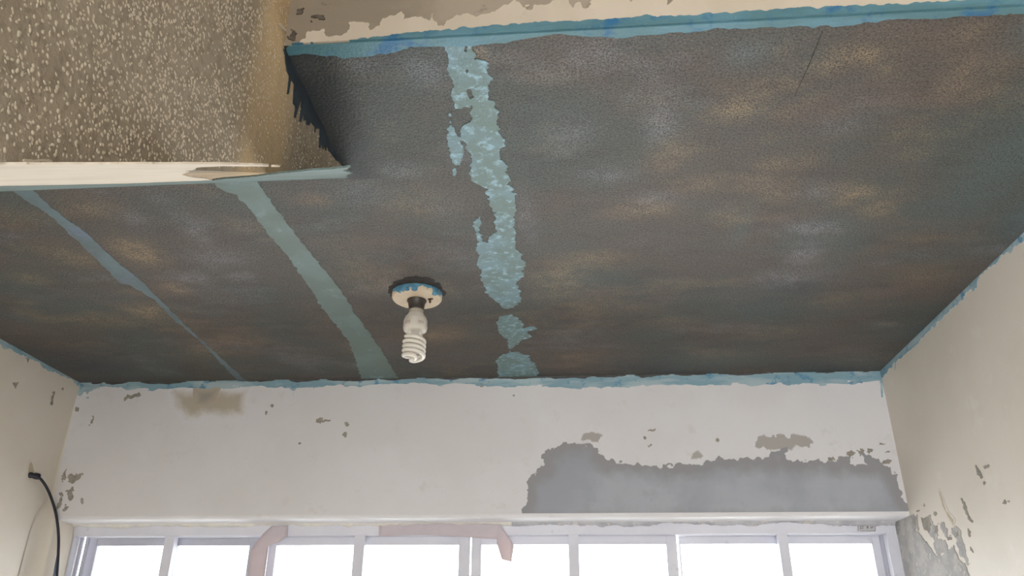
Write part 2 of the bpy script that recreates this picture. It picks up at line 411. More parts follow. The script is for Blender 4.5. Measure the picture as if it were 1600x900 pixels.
# ceiling: one fine grid so its painted blotches can be placed; with the notch at the pebble flank left out
def ceiling():
    xs = np.unique(np.concatenate((np.arange(XL, XR, .009), [XS, XR]))); ys = np.unique(np.concatenate((np.arange(YE, 2.46, .009), [c1[1]])))
    X, Y = np.meshgrid(xs, ys, indexing='ij'); x = X.ravel(); y = Y.ravel()
    yb = A[1] + (x - XL) * (B[1] - A[1]) / (XR - XL)
    last = np.tile(np.arange(len(ys)) == len(ys) - 1, len(xs)); y = np.where(last, yb, np.minimum(y, yb - .002))
    fields = {}
    def spots(lst, seed, s0):
        f = np.zeros_like(x)
        nz = fbm(x * 9, y * 16, seed, 5, .65) ; n2 = fbm(x * 40, y * 60, seed + 9, 3)
        for (u, v, ru, rv, s) in lst:
            c = PC.hit(u, v); rx = abs(PC.hit(u + ru, v)[0] - c[0]); ry = abs(PC.hit(u, v + rv)[1] - PC.hit(u, v - rv)[1]) / 2
            d2 = ((x - c[0]) / rx) ** 2 + ((y - c[1]) / ry) ** 2
            f = np.maximum(f, s * np.exp(-d2 * .8) * np.clip(.95 + .9 * nz, 0, 1.6))
        return f, nz, n2
    f, nz, n2 = spots([(1150,172,36,14,.8),(1052,238,34,22,.75),(1290,104,30,12,.5),(1345,84,46,14,.65),(1500,125,26,36,.5),(1430,240,30,10,.4),(1335,305,22,14,.6),(1372,326,25,14,.55),
        (872,440,40,28,.75),(925,408,44,14,.6),(1180,290,44,12,.5),(1232,255,40,12,.5),(1100,290,54,14,.45),(1140,335,26,16,.55),(1210,302,30,16,.45),(215,395,30,19,.95),(275,450,18,8,.7),
        (222,486,32,10,.75),(130,322,40,16,.55),(112,402,42,15,.6),(45,436,24,10,.55),(372,530,36,10,.55),(600,436,60,18,.45),(680,522,42,11,.55),(382,350,26,10,.55),(492,312,22,10,.55),
        (752,86,11,12,.9),(1560,105,30,16,.35),(860,120,40,14,.2),(930,560,60,12,.3),(1300,470,30,10,.35),(1210,520,46,10,.35),(1130,555,50,9,.35),(1350,560,40,9,.3),(330,555,40,9,.35),(650,320,50,24,.3),(560,420,30,26,.4),
        (1510,50,26,16,.45),(1380,110,24,10,.5),(20,340,40,16,.3),(170,500,50,12,.4),(960,480,60,12,.35),(1050,500,40,9,.3),(1450,430,40,14,.3),(1000,330,50,12,.4),(560,545,14,8,.6)], 3, .4)
    fields['ochre'] = np.clip(f + .95 * np.clip(fbm(x * 5.5, y * 10, 31, 5, .62) - .2, 0, 1), 0, 1)
    f, nz, n2 = spots([(560,100,26,15,.6),(662,112,28,22,.5),(940,88,44,26,.45),(1035,195,22,22,.7),(890,215,34,22,.45),(950,272,44,14,.5),(312,370,20,40,.5),(335,402,44,14,.55),(212,342,18,10,.6),
        (292,432,26,9,.6),(375,432,20,8,.6),(1020,312,34,10,.5),(1268,356,44,10,.85),(1255,395,26,22,.6),(1240,430,40,12,.5),(620,268,30,12,.45),(1310,196,34,14,.5),(1275,300,26,12,.4),(820,340,16,34,.5),
        (250,310,16,12,.4),(560,300,40,20,.35),(1175,82,34,16,.3),(870,40,30,12,.3),(480,105,16,12,.5),(700,330,30,20,.3)], 5, .4)
    fields['silver'] = np.clip(f + .85 * np.clip(fbm(x * 6, y * 9, 57, 5, .62) - .22, 0, 1), 0, 1)
    f, nz, n2 = spots([(1555,265,56,80,.65),(1590,345,40,50,.7),(1120,562,64,18,.5),(1150,480,70,22,.4),(80,470,70,40,.45),(1162,350,12,26,.6),(1310,400,30,30,.4),(1160,85,30,18,.5),(40,500,50,20,.4),(650,110,40,30,.3),(1600,60,30,50,.4)], 8, .4)
    fields['teal'] = np.clip(f + .55 * np.clip(fbm(x * 3.2, y * 6, 77, 5, .6) - .12, 0, 1), 0, 1)
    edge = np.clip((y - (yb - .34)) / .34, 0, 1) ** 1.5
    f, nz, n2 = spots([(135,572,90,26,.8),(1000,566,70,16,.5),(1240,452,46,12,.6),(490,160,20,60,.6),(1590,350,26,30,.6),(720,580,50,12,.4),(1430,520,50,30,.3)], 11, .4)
    fields['dark_blue'] = np.clip(f * .8 + edge * (.0 + .8 * fbm(x * 4, y * 12, 91, 4)) , 0, 1)  # dark-blue tint in spots and in patches toward the far wall
    # loose blue-black brushing beside the pebble flank, the notch's shadow painted in
    dd = (x - XS) - .05 - .03 * fbm(x * 10, y * 22, 13, 4); fields['brush_shade'] = np.clip(1 - dd / .04, 0, 1) * (y < c1[1] + .01) * (x > XS - .001) * .65
    idx = np.arange(len(x)).reshape(len(xs), len(ys))
    a, b, c, d = idx[:-1, :-1].ravel(), idx[1:, :-1].ravel(), idx[1:, 1:].ravel(), idx[:-1, 1:].ravel()
    keep = ~((x[b] <= XS + 1e-6) & (y[d] <= c1[1] + 1e-6))
    fc = np.stack((a, d, c, b), 1)[keep]
    z = np.full_like(x, H - .0002)
    o = mesh('ceiling', np.stack((x, y, z), 1), fc, 'ceiling', attrs=fields)
    o['kind'] = 'structure'; o['label'] = 'dark mottled paint on rough low ceiling'
    return o
CEIL = ceiling()
slab('ceiling', PC, [(XL, c1[1], H + .03), (XS, c1[1], H + .03), (XS, YE + .02, H + .03), (XR, YE + .02, H + .03), (XR, B[1] + .1, H + .03), (XL, A[1] + .1, H + .03)], .12, 'floor').name = 'trim_1'
# far wall over, beside and below the window, its lower edge rounded
def far_wall():
    L = np.linalg.norm(B - A); mb = MB()
    prof = [(-.0, H - ZH + .05), (0, .012)] + [(.012 - .012 * math.cos(t), .012 - .012 * math.sin(t)) for t in np.linspace(.2, math.pi / 2, 5)] + [(.16, 0), (.16, H - ZH + .05)]
    n = len(prof); seg = 60
    v = []
    for i in range(seg + 1):
        s = L * i / seg; wob = .0022 * fbm(np.array([s * 3.]), np.array([.3]), 5, 3)[0]
        for d, z in prof:
            p = A + E1 * s - NF * d; v.append((p[0], p[1], ZH + z + (wob if z < .1 else 0)))
    f = []
    for i in range(seg):
        for k in range(n):
            k2 = (k + 1) % n; f.append([i * n + k, i * n + k2, (i + 1) * n + k2, (i + 1) * n + k])
    mb.add(v, f)
    def fr(s, d, z): p = A + E1 * s - NF * d; return (p[0], p[1], z)
    mb.box((0, 0, 0), (L, .16, .92), fr)
    o = mb.build('wall_far', 'wall_far'); o['kind'] = 'structure'
    return o
WF_ = far_wall()
YO = max(A[1], B[1]) + .17
WL = slab('wall_left', PL, [(XL, YB, 0), (XL, YO, 0), (XL, YO, H + .03), (XL, c0[1], H + .03), (XL, c0[1], 3.5), (XL, YB, 3.5)], .12, 'wall_side')
WR = slab('wall_right', PR, [(XR, YB, 0), (XR, YO, 0), (XR, YO, H + .03), (XR, YE, H + .03), (XR, YE, 3.5), (XR, YB, 3.5)], .12, 'wall_side')
PFl = Plane((0, 0, 0), (1, 0, 0), (0, 1, 0), (0, 0, 1))
FL = slab('floor', PFl, [(XL, YB, 0), (XR, YB, 0), (XR, YO, 0), (XL, YO, 0)], .1, 'floor')
# upright plaster face that climbs from the near edge of the dark ceiling
WT = slab('wall_upper', PT, [(XS - .01, YE, H), (XR, YE, H), (XR, YE, 3.5), (XS - .01, YE, 3.5)], .1, 'bare_beam')
PU = Plane((0, 0, 3.4), (1, 0, 0), (0, 1, 0), (0, 0, -1))
slab('ceiling_upper', PU, [(XL, YB, 3.45), (XR, YB, 3.45), (XR, YE + .1, 3.45), (XL, YE + .1, 3.45)], .1, 'floor').name = 'trim_2'
PB = Plane((0, YB, 0), (1, 0, 0), (0, 0, 1), (0, 1, 0))
slab('wall_back_baffle', PB, [(XL, YB, 0), (-1.4, YB, 0), (-1.4, YB, 2.05), (.85, YB, 2.05), (.85, YB, 0), (XR, YB, 0), (XR, YB, 3.5), (XL, YB, 3.5)], .12, 'wall_side')     # unseen wall added to cut light from behind; lintel over a wide opening
# stair flank clad in pebble dash: a raking wall whose lower edge rises to the ceiling
slope = (c1 - b0) / (c1[1] - b0[1])
s0 = b0 + slope * (-.35 - b0[1])
WS = slab('wall_stair', PS, [c1 + (0, 0, .0), (XS, YE, H), (XS, YE, 3.45), (XS, -.35, 3.45), tuple(s0)], .06, 'render')
sf0 = s0 + (c0 - c1)
SO = slab('trim_3', PO, [c1, c0, sf0, s0], .05, 'bare_soffit')
for v in SO.data.vertices: v.co.x = min(v.co.x, XS - .003)
SO['label'] = 'raking underside of the stair flight'

# ------------------------------------------------------------------ paint and plaster on the ceiling
S = MAT
patch('paint_stripe', 'teal_faint', PC, [[(18,293),(49,296),(89,330),(144,371),(179,406),(218,435),(257,474),(296,514),(334,548),(384,594),(373,596),(311,530),(272,499),(241,468),(205,446),(187,441),(148,402),(86,343),(19,297)]], CEIL, .004, 60, .004, .001, label='faint teal stripe nearest the left wall')
patch('paint_stripe', 'teal_dull', PC, [[(336,284),(401,282),(432,326),(463,367),(494,406),(529,448),(556,491),(590,537),(624,594),(565,596),(556,562),(545,532),(525,507),(502,479),(485,450),(467,425),(452,400),(424,371),(397,334),(370,304),(338,291)]], CEIL, .004, 60, .004, .001, seed=4, label='broad dull teal stripe in the middle')
s3 = [[(694,60),(725,60),(727,100),(733,150),(736,168),(712,169),(706,140),(700,100)],
      [(727,60),(742,60),(741,92),(762,97),(767,125),(765,150),(774,163),(778,195),(782,215),(786,228),(778,245),(795,258),(793,280),(802,300),(806,330),(804,382),(812,395),(822,410),(816,430),(808,440),(812,455),(816,465),(808,475),(800,480),(790,482),(778,474),(768,465),(758,452),(751,430),(746,400),(746,376),(762,378),(771,362),(775,332),(763,310),(758,296),(742,287),(733,272),(738,255),(736,238),(722,216),(720,196),(738,190),(738,165),(735,140),(729,100)],
      [(700,172),(707,180),(712,205),(721,220),(722,243),(713,258),(709,272),(706,240),(699,210)],
      [(739,352),(750,334),(753,350),(748,362),(756,379),(746,380),(744,362)],
      [(780,494),(800,492),(815,500),(817,512),(838,508),(838,513),(822,519),(832,526),(815,530),(800,542),(796,554),(794,530),(780,520),(776,505)],
      [(776,560),(790,552),(810,549),(825,556),(834,570),(842,582),(836,590),(780,592)]]
patch('paint_stripe', 'teal_patch', PC, s3, CEIL, .007, 70, .0028, .0015, seed=6, oct=5, label='ragged bright teal stripe right of the lamp')
# blue undercoat along the near edge; a little of it laps up the upright face
patch('edge_strip', 'teal_strip', PC, [[(448,72),(452,85),(490,83),(540,89),(590,85),(615,80),(640,73),(690,71),(735,71),(790,65),(840,57),(865,51),(902,53),(965,59),(1015,52),(1065,50),(1115,43),(1165,43),(1240,41),(1330,38),(1357,33),(1443,27),(1510,24),(1605,20),(1605,-6),(1000,16),(455,66)]], CEIL, .003, 70, .0028, .0021, seed=8, cut=[((0, YE), (0, 1))], label='bright blue strip along the near edge')
patch('edge_strip', 'teal_strip', PT, [[(455,84),(455,70),(495,69),(542,68),(590,60),(640,53),(690,50),(740,45),(840,38),(940,34),(1015,28),(1090,25),(1165,21),(1240,17),(1330,12),(1443,8),(1533,1),(1605,-2),(1605,20),(1000,50)]], WT, .003, 80, .0025, .0045, seed=9, cut=[((0, 0), (0, 1))], label='blue paint lapped onto the plaster')
patch('dark_mark_and_shade', 'mark_shade', PC, [[(606,452),(618,440),(632,434),(650,431),(672,434),(688,443),(697,458),(690,470),(640,470),(612,462)]], CEIL, .006, 60, .0025, .001, seed=12, oct=5)  # dark smear at the rosette, with its contact shadow painted in
# fine dark settlement crack
patch('hairline_crack', 'mark_shade', PC, [[(1284.3,48),(1285.7,48),(1265.2,100),(1242,150),(1241,150),(1264,99)]], CEIL, .0002, 200, .0008, .0006, seed=14)

# ------------------------------------------------------------------ upright plaster face
patch('plaster_band', 'cream', PT, [[(455,90),(462,72),(478,62),(482,52),(500,49),(505,47),(510,57),(520,59),(537,58),(541,54),(548,38),(566,37),(578,40),(582,46),(592,40),(597,32),(612,25),(628,20),(632,32),(645,28),(660,27),(668,30),(672,42),(676,24),(679,40),(692,41),(700,36),(715,25),(730,24),(745,27),(760,24),(775,20),(784,15),(790,10),(797,11),(803,2),(812,6),(816,11),(832,8),(840,12),(856,9),(866,3),(875,-3),(886,2),(895,15),(899,7),(906,5),(912,20),(916,21),(924,2),(935,-8),(978,-8),(986,10),(996,-6),(1036,-8),(1042,9),(1052,4),(1058,-8),(1100,-30),(1610,-60),(1610,30),(1000,60),(700,80)]],
      WT, .004, 110, .002, .003, holes=[[(519,52),(532,49),(535,55),(522,58)],[(817,12),(833,10),(834,17),(822,19)],[(578,44),(583,45),(581,47)],[(1120,12),(1129,11),(1127,15)],[(1292,12),(1300,10),(1300,15)]], seed=21, oct=5, cut=[((0, .001), (0, 1))], label='pale plaster band with a torn upper edge')
patch('bare_chip', 'chip_dark', PT, [[(468,16),(474,14),(474,22),(466,24)],[(486,28),(500,27),(504,32),(488,32)],[(452,56),(460,48),(464,62),(456,70)]], WT, .006, 160, .0016, .002, seed=23, kind='stuff')

# ------------------------------------------------------------------ pebble flank
W_ = [(440,76),(443.5,81),(447,111),(451,119),(448,147),(450,147),(454,124),(459,132),(457,161),(461,167),(459,184),(461,184),(468,159),(471,157),(467,189),(470,191),(473,172),(474,188),(476,188),(477,177),(478,195),(482,196),(485,190),(491,199),(491,208),(493,201),(499,201),(498,231),(500,231),(503,220),(504,233),(506,225),(508,236),(511,228),(513,236),(516,238),(523,249),(529,253),(538,262),(560,262),(520,190),(470,76)]
patch('paint_drips', 'drip', PS, [W_], WS, .0007, 160, .0012, .0015, seed=31, cut=[((0, H - .0005), (0, -1)), ((YE + .001, 0), (1, 0))], label='blue-black paint drips below the ceiling edge')
patch('white_chip', 'cream', PS, [[(433,37),(437,36),(446,47),(445,50),(440,46)]], WS, .0008, 120, .0012, .002, seed=33)
patch('white_chip', 'cream', PS, [[(32,250),(60,248),(80,250),(78,253),(36,254)]], WS, .0015, 160, .0012, .002, seed=34)

def pebbles():
    t = (1 + 5 ** .5) / 2
    iv = np.array([(-1, t, 0), (1, t, 0), (-1, -t, 0), (1, -t, 0), (0, -1, t), (0, 1, t), (0, -1, -t), (0, 1, -t), (t, 0, -1), (t, 0, 1), (-t, 0, -1), (-t, 0, 1)]) / (1 + t * t) ** .5
    iff = np.array([(0, 11, 5), (0, 5, 1), (0, 1, 7), (0, 7, 10), (0, 10, 11), (1, 5, 9), (5, 11, 4), (11, 10, 2), (10, 7, 6), (7, 1, 8), (3, 9, 4), (3, 4, 2), (3, 2, 6), (3, 6, 8), (3, 8, 9), (4, 9, 5), (2, 4, 11), (6, 2, 10), (8, 6, 7), (9, 8, 1)])
    n = 52000
    y = rng.uniform(.28, 1.24, n); z = rng.uniform(1.95, 2.95, n)
    low = b0[2] + slope[2] * (y - b0[1]) + .006
    top = np.where(y < YE, 2.95, H - .004)
    dens = .62 + .8 * fbm(y * 14, z * 14, 3, 3)
    dens = np.where((y > .83) & (y < 1.0), dens * .55, dens); dens = np.where(y >= .9, dens * .5, dens)
    k = (z > low) & (z < top) & (rng.uniform(0, 1, n) < dens)
    y, z = y[k], z[k]
    # thin out overlaps on a coarse hash
    cell = {}; sel = []
    for i in range(len(y)):
        c = (int(y[i] / .0044), int(z[i] / .0044))
        if c in cell: continue
        cell[c] = 1; sel.append(i)
    y, z = y[sel], z[sel]; n = len(y)
    size = rng.uniform(.0010, .0025, n) * np.where(y > .83, .75, 1.0)
    asp = rng.uniform(.9, 1.5, n); th = rng.normal(1.9, .55, n)
    V = np.zeros((n, 12, 3))
    a = iv[:, 0][None] * (size * asp)[:, None]; b = iv[:, 1][None] * (size / asp)[:, None]
    V[:, :, 0] = XS + .0002 + iv[:, 2][None] * (size * .38)[:, None]
    V[:, :, 1] = y[:, None] + a * np.cos(th)[:, None] - b * np.sin(th)[:, None]
    V[:, :, 2] = z[:, None] + a * np.sin(th)[:, None] + b * np.cos(th)[:, None]
    Fc = (iff[None] + (np.arange(n) * 12)[:, None, None]).reshape(-1, 3)
    o = mesh('pebble', V.reshape(-1, 3), Fc, 'pebble', WS, smooth=True); o['kind'] = 'stuff'
    return o
pebbles()

# ------------------------------------------------------------------ raking soffit
patch('plaster_skim', 'cream_soffit', PO, [[(-70,254),(0,253.5),(200,253),(320,253),(400,254.5),(435,258),(400,257),(350,256.5),(318,258),(304,260),(294,265),(286,271),(300,275),(318,277),(333,280),(200,286),(0,291),(-70,292)]], SO, .004, 40, .004, .002, seed=41, stretch=(.6, 1.6), label='cream plaster skim')
patch('edge_strip', 'teal_dull', PO, [[(-70,292),(0,288.5),(100,287),(200,285),(330,280),(350,277),(390,274),(440,268),(490,263),(520,261),(545,258),(538,264),(549,268),(540,273),(546,277),(545,284),(400,291),(-70,300)]], SO, .004, 60, .0035, .0025, seed=42, label='teal paint left along the ceiling joint')

# ------------------------------------------------------------------ far wall
tl_ = [(100,590),(125,620),(131,613),(137,620),(146,607),(180,606),(240,609),(300,607),(350,606),(420,603),(454,605),(457,623),(459,623),(463,606),(560,602),(640,599),(690,601),(780,603),(860,604),(940,606),(1000,603),(1080,602),(1150,600),(1250,600),(1390,597),(1390,560)]
patch('paint_line', 'teal_wall', PF, [tl_], WF_, .009, 45, .003, .0012, seed=51, stretch=(.5, 1.6), cut=[((0, 0), (0, -1)), ((.003, 0), (1, 0))], label='blue paint line under the ceiling')
patch('paint_lap', 'lap', PF, [[(100,580),(125,600),(300,599),(454,596),(640,594),(800,593),(1000,589),(1250,584),(1390,581),(1390,560)]], WF_, .007, 26, .003, .0022, seed=50, stretch=(.6, 1.5), cut=[((0, 0), (0, -1)), ((.003, 0), (1, 0))], bias=-.002, label='dark ceiling paint lapped onto the wall')
patch('paint_drip', 'teal_wall', PF, [[(1371,578),(1379,578),(1379,600),(1379.5,621),(1377,621),(1375.5,600)]], WF_, .0006, 90, .0015, .002, seed=52)
ce = [(814,803),(824,782),(824,765),(826,748),(839,735),(847,731),(852,703),(873,697),(881,693),(905,693),(926,694),(935,699),(939,712),(946,718),(969,721),(1006,727),(1034,729),(1072,726),(1100,724),(1126,715),(1150,718),(1184,714),(1205,719),(1204,704),(1227,702),(1228,717),(1240,722),(1280,719),(1304,724),(1312,715),(1328,713),(1330,724),(1354,725),(1350,711),(1362,710),(1366,718),(1380,723),(1388,729),(1400,742),(1406,762),(1412,785),(1430,800),(1430,822),(808,822)]
patch('cement_patch', 'cement', PF, [ce], WF_, .010, 75, .0025, .0016, seed=53, oct=6, softw=.07, cut=[((0, ZH - A[2] + .0125), (0, 1)), ((np.linalg.norm(B - A) - .001, 0), (-1, 0))], label='grey cement patch over the right half of the window')
patch('rubbed_smudge', 'smudge', PF, [[(1174,700),(1182,680),(1200,675),(1240,676),(1264,680),(1274,690),(1268,702),(1252,704),(1245,699),(1238,706),(1228,704),(1204,706),(1188,704)]], WF_, .024, 48, .002, .0009, seed=54, softw=.012, oct=6)
patch('rubbed_smudge', 'smudge', PF, [[(905,690),(908,676),(924,672),(944,677),(942,694),(925,693)]], WF_, .026, 60, .002, .0009, seed=55, softw=.012, oct=6)
patch('rubbed_smudge', 'smudge', PF, [[(1076,720),(1080,706),(1092,701),(1102,712),(1096,720)]], WF_, .02, 60, .002, .0009, seed=56, softw=.012, oct=6)
patch('damp_stain', 'tan_stain', PF, [[(258,600),(266,640),(290,664),(330,658),(386,656),(398,600)]], WF_, .012, 20, .004, .0006, seed=57, softw=.07)
patch('damp_stain', 'grey_stain', PF, [[(302,606),(306,634),(322,634),(336,626),(344,606)]], WF_, .006, 20, .004, .001, seed=58, softw=.035)
def specks(plane, lst): return [[(u - a, v - b * .3), (u - a * .2, v - b), (u + a, v - b * .5), (u + a * .8, v + b * .6), (u - a * .1, v + b), (u - a * .9, v + b * .5)] for (u, v, a, b) in lst]
patch('paint_chips', 'chip', PF, [[(193,622),(200,616),(207,617),(218,614),(221,618),(210,620),(202,623),(195,626)], [(145,651),(148,651),(143,664),(140,664)]] + specks(PF, [(416,646,3,3),(425,634,2,2),(500,657,6,4),(512,657,5,2),(543,664,4,3),(540,679,4,3),(468,693,3,2),(1018,672,6,3),(1008,684,1.5,1.5),(1122,688,3,2.5),(1185,661,1.5,1.5),(1378,694,6,2),(1388,706,4,3),(1385,722,7,4),(1330,708,7,4),(1345,706,5,5),(1360,704,6,5),(1300,717,5,3),(1014,696,3,1.5),(120,640,2,3),(754,603,2,2),(777,604,2,2),(802,618,1.5,1.5)]), WF_, .005, 120, .0016, .001, seed=59, kind='stuff')
patch('cement_smear', 'chip', PF, [[(97,752),(100,736),(105,731),(102,748)],[(106,742),(113,739),(114,745),(122,740),(128,741),(126,749),(118,752),(113,756),(108,752)],[(104,768),(113,762),(114,775),(109,785),(106,778)],[(88,792),(96,779),(97,786),(90,796)],[(98,796),(103,789),(108,793),(102,797)],[(126,785),(128,779),(131,785),(129,790)],[(94,772),(98,766),(98,774)]], WF_, .006, 110, .0018, .001, seed=60, kind='stuff')

# ------------------------------------------------------------------ side walls
patch('paint_line', 'teal_wall', PR, [[(1372,575),(1378,592),(1398,567),(1399,578),(1401,566),(1430,538),(1470,500),(1520,450),(1522,452),(1523,440),(1526,448),(1528,436),(1560,406),(1600,376),(1640,340),(1640,300),(1500,400)]], WR, .006, 50, .0028, .0015, seed=61, cut=[((0, H), (0, -1))], label='blue paint line along the right wall top')
patch('cement_patch', 'cement_pale', PR, [[(1404,792),(1414,796),(1419,806),(1427,826),(1438,835),(1451,850),(1462,868),(1472,866),(1482,860),(1491,852),(1495,862),(1500,878),(1508,880),(1516,905),(1530,990),(1380,1000),(1380,790)]], WR, .006, 60, .003, .0016, seed=62, oct=5, cut=[((YO - .03, 0), (-1, 0))], label='grey cement patch at the right of the window')
patch('rubbed_filler', 'cement_pale', PR, [[(1442,806),(1453,804),(1463,826),(1468,848),(1458,844),(1448,826)], [(1421,808),(1433,806),(1436,830),(1428,826)], [(1458,846),(1470,838),(1482,852),(1478,862),(1464,866)], [(1486,826),(1498,824),(1507,850),(1513,878),(1504,874),(1496,848)], [(1470,820),(1476,818),(1484,838),(1480,842)]], WR, .012, 70, .002, .001, seed=63, oct=6)
patch('tan_streak', 'streak', PR, [[(1465,762),(1470,766),(1480,796),(1494,812),(1490,824),(1480,808),(1472,792)]], WR, .002, 50, .002, .0009, seed=64, softw=.012)
patch('paint_chips', 'chip', PR, [[(1525,729),(1528,730),(1536,746),(1534,749),(1527,740)],[(1535,729),(1545,728),(1540,732)],[(1502,780),(1508,784),(1512,800),(1520,815),(1514,812),(1507,796)],[(1493,830),(1498,828),(1499,838),(1494,838)],[(1462,822),(1466,818),(1465,832),(1461,832)],[(1440,810),(1452,808),(1456,820),(1452,832),(1444,826)],[(1427,812),(1431,808),(1431,822),(1427,820)],[(1436,850),(1448,846),(1452,858),(1444,856)],[(1512,826),(1516,830),(1518,842),(1514,838)],[(1514,846),(1520,862),(1517,860)]] + specks(PR, [(1444,790,2,2),(1435,798,2,2),(1570,785,2.5,2),(1576,783,1.5,1),(1538,755,1.5,1.5),(1462,803,3,2),(1484,841,4,3)]), WR, .004, 130, .0014, .0012, seed=65, kind='stuff')
def fillet():
    v = []; zz = [(H, .001), (2.42, .003), (2.3, .005), (2.22, .012), (2.18, .026), (2.15, .044), (2.1, .050), (1.9, .052), (.95, .054)]; n = 8
    for z, w_ in zz:
        p = A + E1 * w_ * .8 - NF * (RC - .002); v.append((p[0], p[1], z))
        for k in range(n):
            t = math.pi / 2 * k / (n - 1)
            p = A + E1 * (w_ * (1 - math.sin(t)) * .8) + NF * (w_ * (1 - math.cos(t)) * 1.2 + .0006); v.append((p[0] + .0004, p[1], z))
    n += 1
    f = [[i * n + k, i * n + k + 1, (i + 1) * n + k + 1, (i + 1) * n + k] for i in range(len(zz) - 1) for k in range(n - 1)]
    mb = MB(); mb.add(v, f); return mb.build('corner_fillet', 'wall_side', WL, True)
fillet()
patch('paint_line', 'teal_wall', PL, [[(-40,500),(-40,522),(0,540),(8,545),(14,546),(26,550),(45,560),(60,566),(75,578),(95,586),(110,594),(121,602),(130,606),(140,600),(100,570)]], WL, .006, 60, .0025, .0015, seed=71, cut=[((0, H), (0, -1))], label='blue paint line along the left wall top')
patch('paint_chips', 'chip', PL, [[(19,598),(29,597),(24,606)],[(80,620),(83,618),(82,632),(79,634)],[(82,612),(87,611),(84,617)],[(26,549),(31,548),(30,553)],[(42,560),(46,561),(43,567)],[(95,607),(99,606),(98,610)]], WL, .003, 130, .0014, .0012, seed=72, kind='stuff')
patch('cable_smudge', 'streak', PL, [[(42,735),(44,722),(50,718),(54,730),(56,745),(48,748),(42,744)]], WL, .003, 60, .002, .0007, seed=73, softw=.012)

# ------------------------------------------------------------------ window
FP = far(RC)
O = FP.o
def wl(u, v, depth=RC):
    p = far(depth).hit(u, v); return (p - A) @ E1, p[2]
def fr(s, d, z): p = A + E1 * s - NF * d; return (p[0], p[1], z)
LW = float(np.linalg.norm(B - A))
WIN = empty('window_1', tuple(A + E1 * LW / 2 - NF * RC + np.array((0, 0, .92 - A[2]))))
WIN['kind'] = 'structure'; WIN['label'] = 'wide sliding window in a painted grey metal frame'
ZS = .95
zb = wl(700, 836)[1]                                             # underside of the frame head
def wbox(name, x0, x1, d0, d1, z0, z1, mat='frame', bev=.0015, parent=WIN, label=None):
    mb = MB(); mb.box((x0, d0, z0), (x1, d1, z1), fr, bev); o = mb.build(name, mat, None)
    me = o.data; off = Vector(parent.matrix_basis.translation) if parent is WIN else Vector(WIN.matrix_basis.translation)
    for v in me.vertices: v.co -= off
    o.parent = parent
    if label: o['label'] = label
    return o
jl0, jl1 = .008, wl(117, 840)[0]
jr0, jr1 = wl(1386, 840)[0], LW - .006
wbox('frame_head', jl0, jr1, RC, RC + .10, zb, ZH + .02)
wbox('frame_sill', jl0, jr1, RC, RC + .10, .92, ZS)
wbox('frame_jamb', jl0, jl1, RC, RC + .03, ZS, zb)
wbox('frame_jamb', jr0, jr1, RC, RC + .03, ZS, zb)
for u0, u1 in ((112, 117), (121, 126), (131, 135)):              # track fins with daylight between them
    a_ = wl(u0, 845, RC + .03)[0]; b_ = wl(u1, 845, RC + .03)[0]
    wbox('track_fin', a_ + .006, b_ + .006, RC + .03, RC + .042, ZS, zb, 'frame_dull', .0008)
wbox('jamb_liner', jr0 - .004, jr0 + .012, RC + .032, RC + .1, ZS, zb, 'frame_dull', .001)
for u0, u1 in ((258, 273), (554, 570), (888, 904), (1216, 1231)):
    a_ = wl(u0, 838)[0]; b_ = wl(u1, 838)[0]
    wbox('mullion', a_, b_, RC, RC + .028, ZS, zb + .001)
    wbox('mullion_web', (a_ + b_) / 2 - .004, (a_ + b_) / 2 + .004, RC + .028, RC + .075, ZS, zb, 'frame_dull', .0005)
sashes = [(139, 419, 152, 390, RC + .055, 'frame_dull'), (421, 734.5, 432, 717, RC + .034, 'frame'), (737, 1057, 752, 1041, RC + .034, 'frame'), (1060, 1384, 1063, 1363, RC + .055, 'frame')]
for (u0, u1, g0, g1, d, mt) in sashes:
    x0 = wl(u0, 845, d)[0]; x1 = wl(u1, 845, d)[0]; q0 = wl(g0, 850, d)[0]; q1 = wl(g1, 850, d)[0]
    zr = wl(700, 851, d)[1]
    mb = MB()
    for (p, q) in (((x0, d, ZS), (q0, d + .02, zb)), ((q1, d, ZS), (x1, d + .02, zb)), ((q0 - .001, d, zr), (q1 + .001, d + .02, zb)), ((q0 - .001, d, ZS), (q1 + .001, d + .02, ZS + .05))):
        mb.box(p, q, fr, .0012)
    off = np.array(WIN.matrix_basis.translation)
    sa = mb.build('sash', mt, WIN)
    mb = MB(); mb.box((q0 - .003, d + .008, ZS + .045), (q1 + .003, d + .012, zr + .004), fr)
    g = mb.build('pane', 'glass', None)
    for v in g.data.vertices: v.co -= Vector(off)
    g.parent = sa
# filler bead along the wall edge, torn below
def bead(name, mat, u0, u1, seed, base, amp, lab):
    s0 = wl(u0, 822)[0]; s1 = wl(u1, 822)[0]; n = int((s1 - s0) / .004)
    s = np.linspace(s0, s1, n); nz = fbm(s * 22, s * 0 + seed, seed, 5, .7); n2 = fbm(s * 5, s * 0 + seed + 3, seed + 2, 3)
    h = np.clip(base + amp * nz + amp * .8 * n2, .0015, .03)
    v = []; f = []
    for i in range(n):
        for d, z in ((RC - .016, ZH + .001), (RC - .010, ZH - h[i] * .6), (RC - .002, ZH - h[i]), (RC + .001, ZH - h[i]), (RC + .001, ZH + .001)): v.append(fr(s[i], d, z))
    for i in range(n - 1):
        for k in range(4): q = i * 5; f.append([q + k, q + k + 1, q + 5 + k + 1, q + 5 + k])
    mb = MB(); mb.add(v, f); o = mb.build(name, mat, WIN, True); o['label'] = lab
bead('filler_bead', 'caulk', 102, 800, 3, .007, .009, 'white torn filler bead')
bead('filler_bead', 'caulk_grey', 800, 1398, 8, .009, .009, 'grey smeared filler bead')
